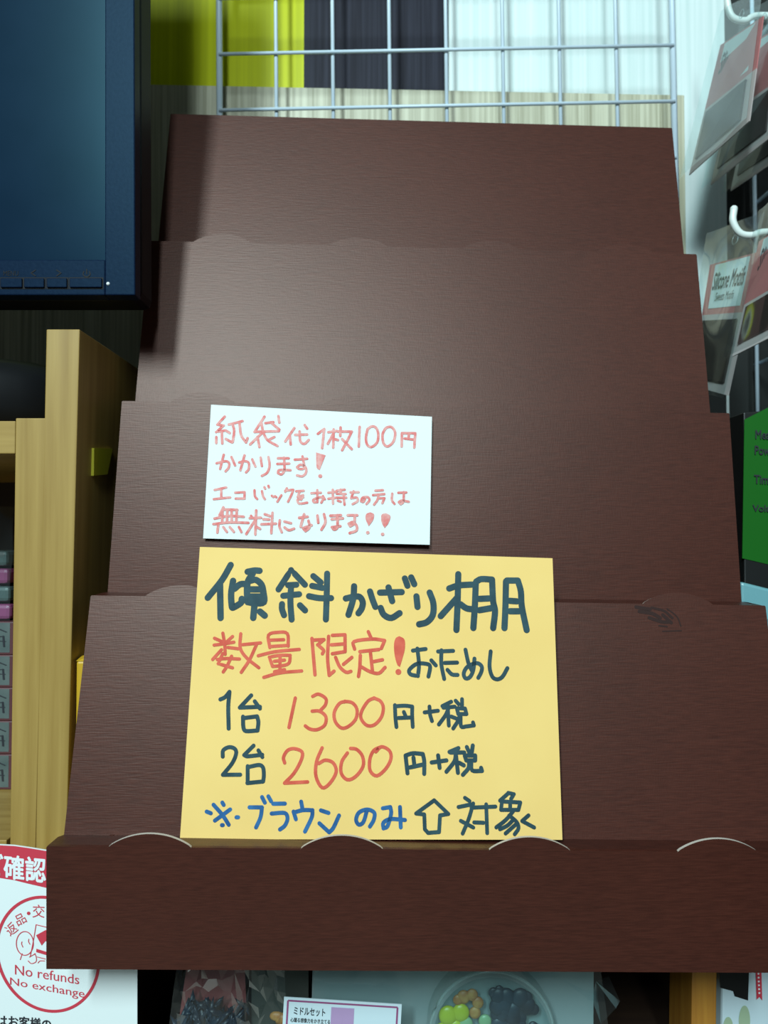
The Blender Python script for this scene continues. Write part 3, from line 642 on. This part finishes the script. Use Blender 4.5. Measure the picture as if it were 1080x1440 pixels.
add_ribbon(bm, ring, 4.2, px2)
for ch, cx, cy, sz_, rot in (('返',16,1306,15,38),('品',29,1292.5,14,27),('・',40.5,1284,5,0),('交',54.5,1281,17,-2)):
    a = math.radians(-rot); e1 = Vector((math.cos(a), math.sin(a)))*sz_/2; e2 = Vector((math.sin(a), -math.cos(a)))*sz_/2*(1.08 if ch != '・' else 1)
    c0 = Vector((cx,cy)); add_text(bm, pq(c0-e1-e2, c0+e1-e2, c0+e1+e2, c0-e1+e2), ch, h=.0003)
add_text(bm, pq((21.3,1370),(111.5,1384),(111.5,1370.5),(21.3,1356)), 'No refunds', h=.0003)
add_text(bm, pq((14.4,1387.5),(119,1406.5),(119,1391.5),(14.4,1374)), 'No exchange', h=.0003)
def cp(x, y): return Vector((x/5.4, 1250 + y/5.4))
hd = [cp(190+66*math.cos(t)*.98, 412+90*math.sin(t)) for t in [2*math.pi*k/32 for k in range(33)]]
add_ribbon(bm, hd, 1.2, px2)
for st in (((168,400),(165,415),(175,440)), ((220,380),(218,398),(228,418)), ((275,270),(400,300)), ((275,270),(255,390),(230,515)), ((170,490),(155,535)), ((270,490),(225,515)), ((215,545),(240,565),(275,550),(275,510),(262,490)), ((285,515),(345,530)), ((290,560),(305,545),(340,545))):
    add_ribbon(bm, [cp(*s) for s in st], 1.1, px2)
for poly in (((275,350),(345,312),(400,300),(400,410),(345,395),(318,428)), ((278,452),(400,490),(400,515),(276,478))):
    bm.faces.new([bm.verts.new(px2(*cp(*s))) for s in poly])
finish('refund_stamp', bm, M['print_red'], po, recalc=False)
text('small_lettering', M['print_black'], po, pq((-3,1443),(72,1448.5),(72,1432.5),(-3,1426)), 'はお客様の', h=.0004, bold=.02)

# ------------------------------------------------------------------ craft goods on the cabinet shelf
def stand(px, d): return P(px, 1400, d).x
r = thing('craft_bag', (stand(300,.52),.52,.93), 'clear bag of navy fabric with a rose card, beside the poster', 'bag')
q = Quad(Vector((stand(240,.53),.53,.931)), Vector((stand(352,.53),.53,.931)), P(344,1362,.53), P(262,1362,.53))
slab('rose_card', M['rose'], r, q, .001)
bm = bmesh.new(); rnd = random.Random(5)
for k in range(90):
    x = stand(rnd.uniform(248,346), .515); z = .955 + rnd.random()*.034
    n0 = len(bm.verts); add_ball(bm, (0,0,0), .006, 1, (.32, .25, rnd.uniform(1.2,2.2)))
    bm.verts.ensure_lookup_table(); R3 = Matrix.Rotation(rnd.uniform(-.9,.9), 3, 'Y') @ Matrix.Rotation(rnd.uniform(-.4,.4), 3, 'X')
    for v in bm.verts[n0:]: v.co = R3 @ v.co + Vector((x, .516+rnd.uniform(-.003,.004), z))
finish('navy_fabric', bm, M['navy'], r, smooth=True)
q = Quad(Vector((stand(226,.505),.505,.931)), Vector((stand(412,.505),.505,.931)), P(400,1352,.505), P(250,1352,.505))
def crinkle(s, amp): return lambda u, v: amp*(math.sin(13*u+7*v+s)*math.sin(9*v-4*u+2*s) + .5*math.sin(31*u-17*v+s))
box('dark_insert', M['dark_insert'], r, stand(354,.53), stand(434,.53), .529, .532, .931, P(400,1358,.53).z)
bm = bmesh.new()
for k in range(14): add_ball(bm, (stand(rnd.uniform(385,412),.515), .514, .95+rnd.random()*.036), rnd.uniform(.003,.005), 2, (1.3,.6,1))
finish('orange_trim', bm, M['orange'], r, smooth=True)
crumple_sheet('film', M['film'], r, q, 16, 11, .0022, 4, .001)

r = thing('craft_kit', (stand(640,.52),.52,.93), 'bagged craft kit with grey backing card and round tub under the display', 'craft kit')
q = Quad(Vector((stand(436,.524),.524,.931)), Vector((stand(833,.524),.524,.931)), P(835,1340,.524), P(440,1340,.524))
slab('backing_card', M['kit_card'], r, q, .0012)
bc = P(690,1448,.512)
tb = bpy.data.objects.new('round_tub', None); bpy.data.objects.remove(tb)
def ringpts(c, rad, y, n=48, ph=0): return [Vector((c.x+rad*math.cos(2*math.pi*k/n+ph), y, c.z+rad*math.sin(2*math.pi*k/n+ph))) for k in range(n)]
bm = bmesh.new()
rings = [ringpts(bc, rr_, y) for rr_, y in ((.041,.5225),(.042,.508),(.0395,.5065),(.038,.5045))]
vr = [[bm.verts.new(p) for p in rg] for rg in rings]
for a, b in zip(vr, vr[1:]):
    for k in range(48): bm.faces.new((a[k], a[(k+1)%48], b[(k+1)%48], b[k]))
tub = finish('round_tub', bm, M['film_hazy'], r, smooth=True)
bm = bmesh.new()
cvt = bm.verts.new((bc.x,.5005,bc.z)); prev = [cvt]*48
rr2 = [[bm.verts.new(p) for p in ringpts(bc, rad, y)] for rad, y in ((.013,.5008),(.025,.5020),(.034,.5035),(.038,.5045))]
for k in range(48): bm.faces.new((cvt, rr2[0][k], rr2[0][(k+1)%48]))
for a, b in zip(rr2, rr2[1:]):
    for k in range(48): bm.faces.new((a[k], b[k], b[(k+1)%48], a[(k+1)%48]))
finish('lid', bm, M['film'], tub, smooth=True)
bm = bmesh.new(); add_tube(bm, ringpts(bc,.0402,.507)+[ringpts(bc,.0402,.507)[0]], .0011, 8, cap=False); finish('rim', bm, M['film_hazy'], tub, smooth=True)
def beads(name, mat, spots, tilt=None):
    bm = bmesh.new()
    for x, y, rr_ in spots: add_ball(bm, P(x,y,.5135), rr_*.512/FPX, 3, (1,.45,1.05))
    finish(name, mat, tub, smooth=True) if False else finish(name, bm, mat, tub, smooth=True)
beads('lime_beads', M['lime'], [(630,1428,13),(648,1424,12),(640,1446,12),(622,1450,11)])
beads('orange_beads', M['orange'], [(652,1402,9),(664,1399,8),(644,1406,7),(672,1410,8),(668,1424,8)])
beads('pale_green_beads', M['pale_green'], [(655,1440,10),(682,1436,9),(690,1450,10)])
rnd = random.Random(11)
beads('navy_pieces', M['navy'], [(rnd.uniform(696,752), rnd.uniform(1398,1452), rnd.uniform(7,13)) for _ in range(30)] + [(694,1396,7),(702,1392,6)])
q = Quad(Vector((stand(425,.499),.499,.931)), Vector((stand(870,.499),.499,.931)), P(842,1345,.505), P(445,1345,.505))
crumple_sheet('film', M['film'], r, q, 16, 6, .0014, 9, 0)
fq = Quad(P(826,1440,.500), P(860,1440,.500), P(866,1372,.512), P(834,1372,.512))
bm = bmesh.new()
for tri in (((838,1380,.503),(872,1408,.497),(856,1372,.508)), ((838,1380,.503),(872,1408,.497),(866,1418,.505)), ((838,1380,.503),(845,1440,.503),(866,1418,.505)), ((838,1380,.503),(845,1440,.503),(832,1404,.508))):
    bm.faces.new([bm.verts.new(P(*t)) for t in tri])
finish('bag_corner', bm, M['film'], r, recalc=False)

o = Quad(P(394,1500,.492), P(560,1508,.492), P(565,1412.5,.492), P(399.5,1402,.492))
bm = bmesh.new(); add_prism(bm, o.corners(), -o.n*.0006)
pc = finish('price_label', bm, M['price_paper'], None); tag(pc, 'white price label with purple border standing before the craft kit', 'label')
bm = bmesh.new()
for a, b in (((.035,.04),(.035,.955)), ((.965,.04),(.965,.955)), ((.035,.955),(.965,.955)), ((.035,.04),(.965,.04))):
    n_ = Vector((b[1]-a[1], b[0]-a[0])).normalized()*.007
    w_ = .008 if a[0] == b[0] else .013
    dx, dy = (w_, 0) if a[0] == b[0] else (0, w_)
    bm.faces.new([bm.verts.new(o(x, y, .0002)) for x, y in ((a[0]-dx,a[1]-dy),(b[0]+dx,a[1]-dy),(b[0]+dx,b[1]+dy),(a[0]-dx,b[1]+dy))] if a[0] == b[0] else [bm.verts.new(o(x, y, .0002)) for x, y in ((a[0],a[1]-dy),(b[0],a[1]-dy),(b[0],b[1]+dy),(a[0],b[1]+dy))])
finish('border', bm, M['purple'], pc, recalc=False)
bm = bmesh.new()
add_text(bm, o.sub(.09,.355,.76,.87), 'ミドルセット', h=.0004, bold=.015)
add_text(bm, o.sub(.065,.40,.655,.72), '心躍る想像力をかき立てる', h=.0004, bold=.01)
finish('lettering', bm, M['print_black'], pc, recalc=False)
bm = bmesh.new()
def blob(q, u, v, ru, rv, n=16): bm.faces.new([bm.verts.new(q(u+ru*math.cos(2*math.pi*k/n), v+rv*math.sin(2*math.pi*k/n), .0003)) for k in range(n)])
bm.faces.new([bm.verts.new(o(u, v, .0002)) for u, v in ((.405,.5),(.60,.5),(.60,.90),(.405,.90))])
blob(o,.47,.72,.035,.12)
finish('printed_picture', bm, M['lilac'], pc, recalc=False)

r = thing('white_packet', (stand(1050,.53),.53,.93), 'white packet with green print and dotted red ribbon, right of honey post', 'packet')
q = Quad(Vector((stand(1013,.535),.535,.931)), Vector((stand(1120,.535),.535,.931)), P(1122,1345,.535), P(1016,1345,.535))
slab('bag', M['price_paper'], r, q, .02, bevel=.002)
bm = bmesh.new(); bm.faces.new([bm.verts.new(P(x,y,.5345)) for x, y in ((1010,1340),(1054,1340),(1052,1407),(1033,1401),(1031,1394),(1013,1389))])
finish('black_panel', bm, M['black_box'], r, recalc=False)
bm = bmesh.new(); bm.faces.new([bm.verts.new(P(x,y,.5342)) for x, y in ((1062,1340),(1070,1340),(1072,1407),(1068,1402),(1064,1406))])
rb = finish('ribbon', bm, M['print_red'], r, recalc=False)
bm = bmesh.new()
for k in range(7):
    c0 = P(1066.3+k*.25, 1364+k*5.4, .534); bm.faces.new([bm.verts.new(c0+Vector((math.cos(t)*.0007,0,math.sin(t)*.0007))) for t in [2*math.pi*i/10 for i in range(10)]])
finish('dots', bm, M['print_white'], rb, recalc=False)
bm = bmesh.new()
for cx, cy, rx, ry in ((1047,1436,8,22),(1024,1446,7,16)):
    bm.faces.new([bm.verts.new(P(cx+rx*math.cos(t), cy+ry*math.sin(t), .5344)) for t in [2*math.pi*i/24 for i in range(24)]])
finish('green_print', bm, M['sage'], r, recalc=False)
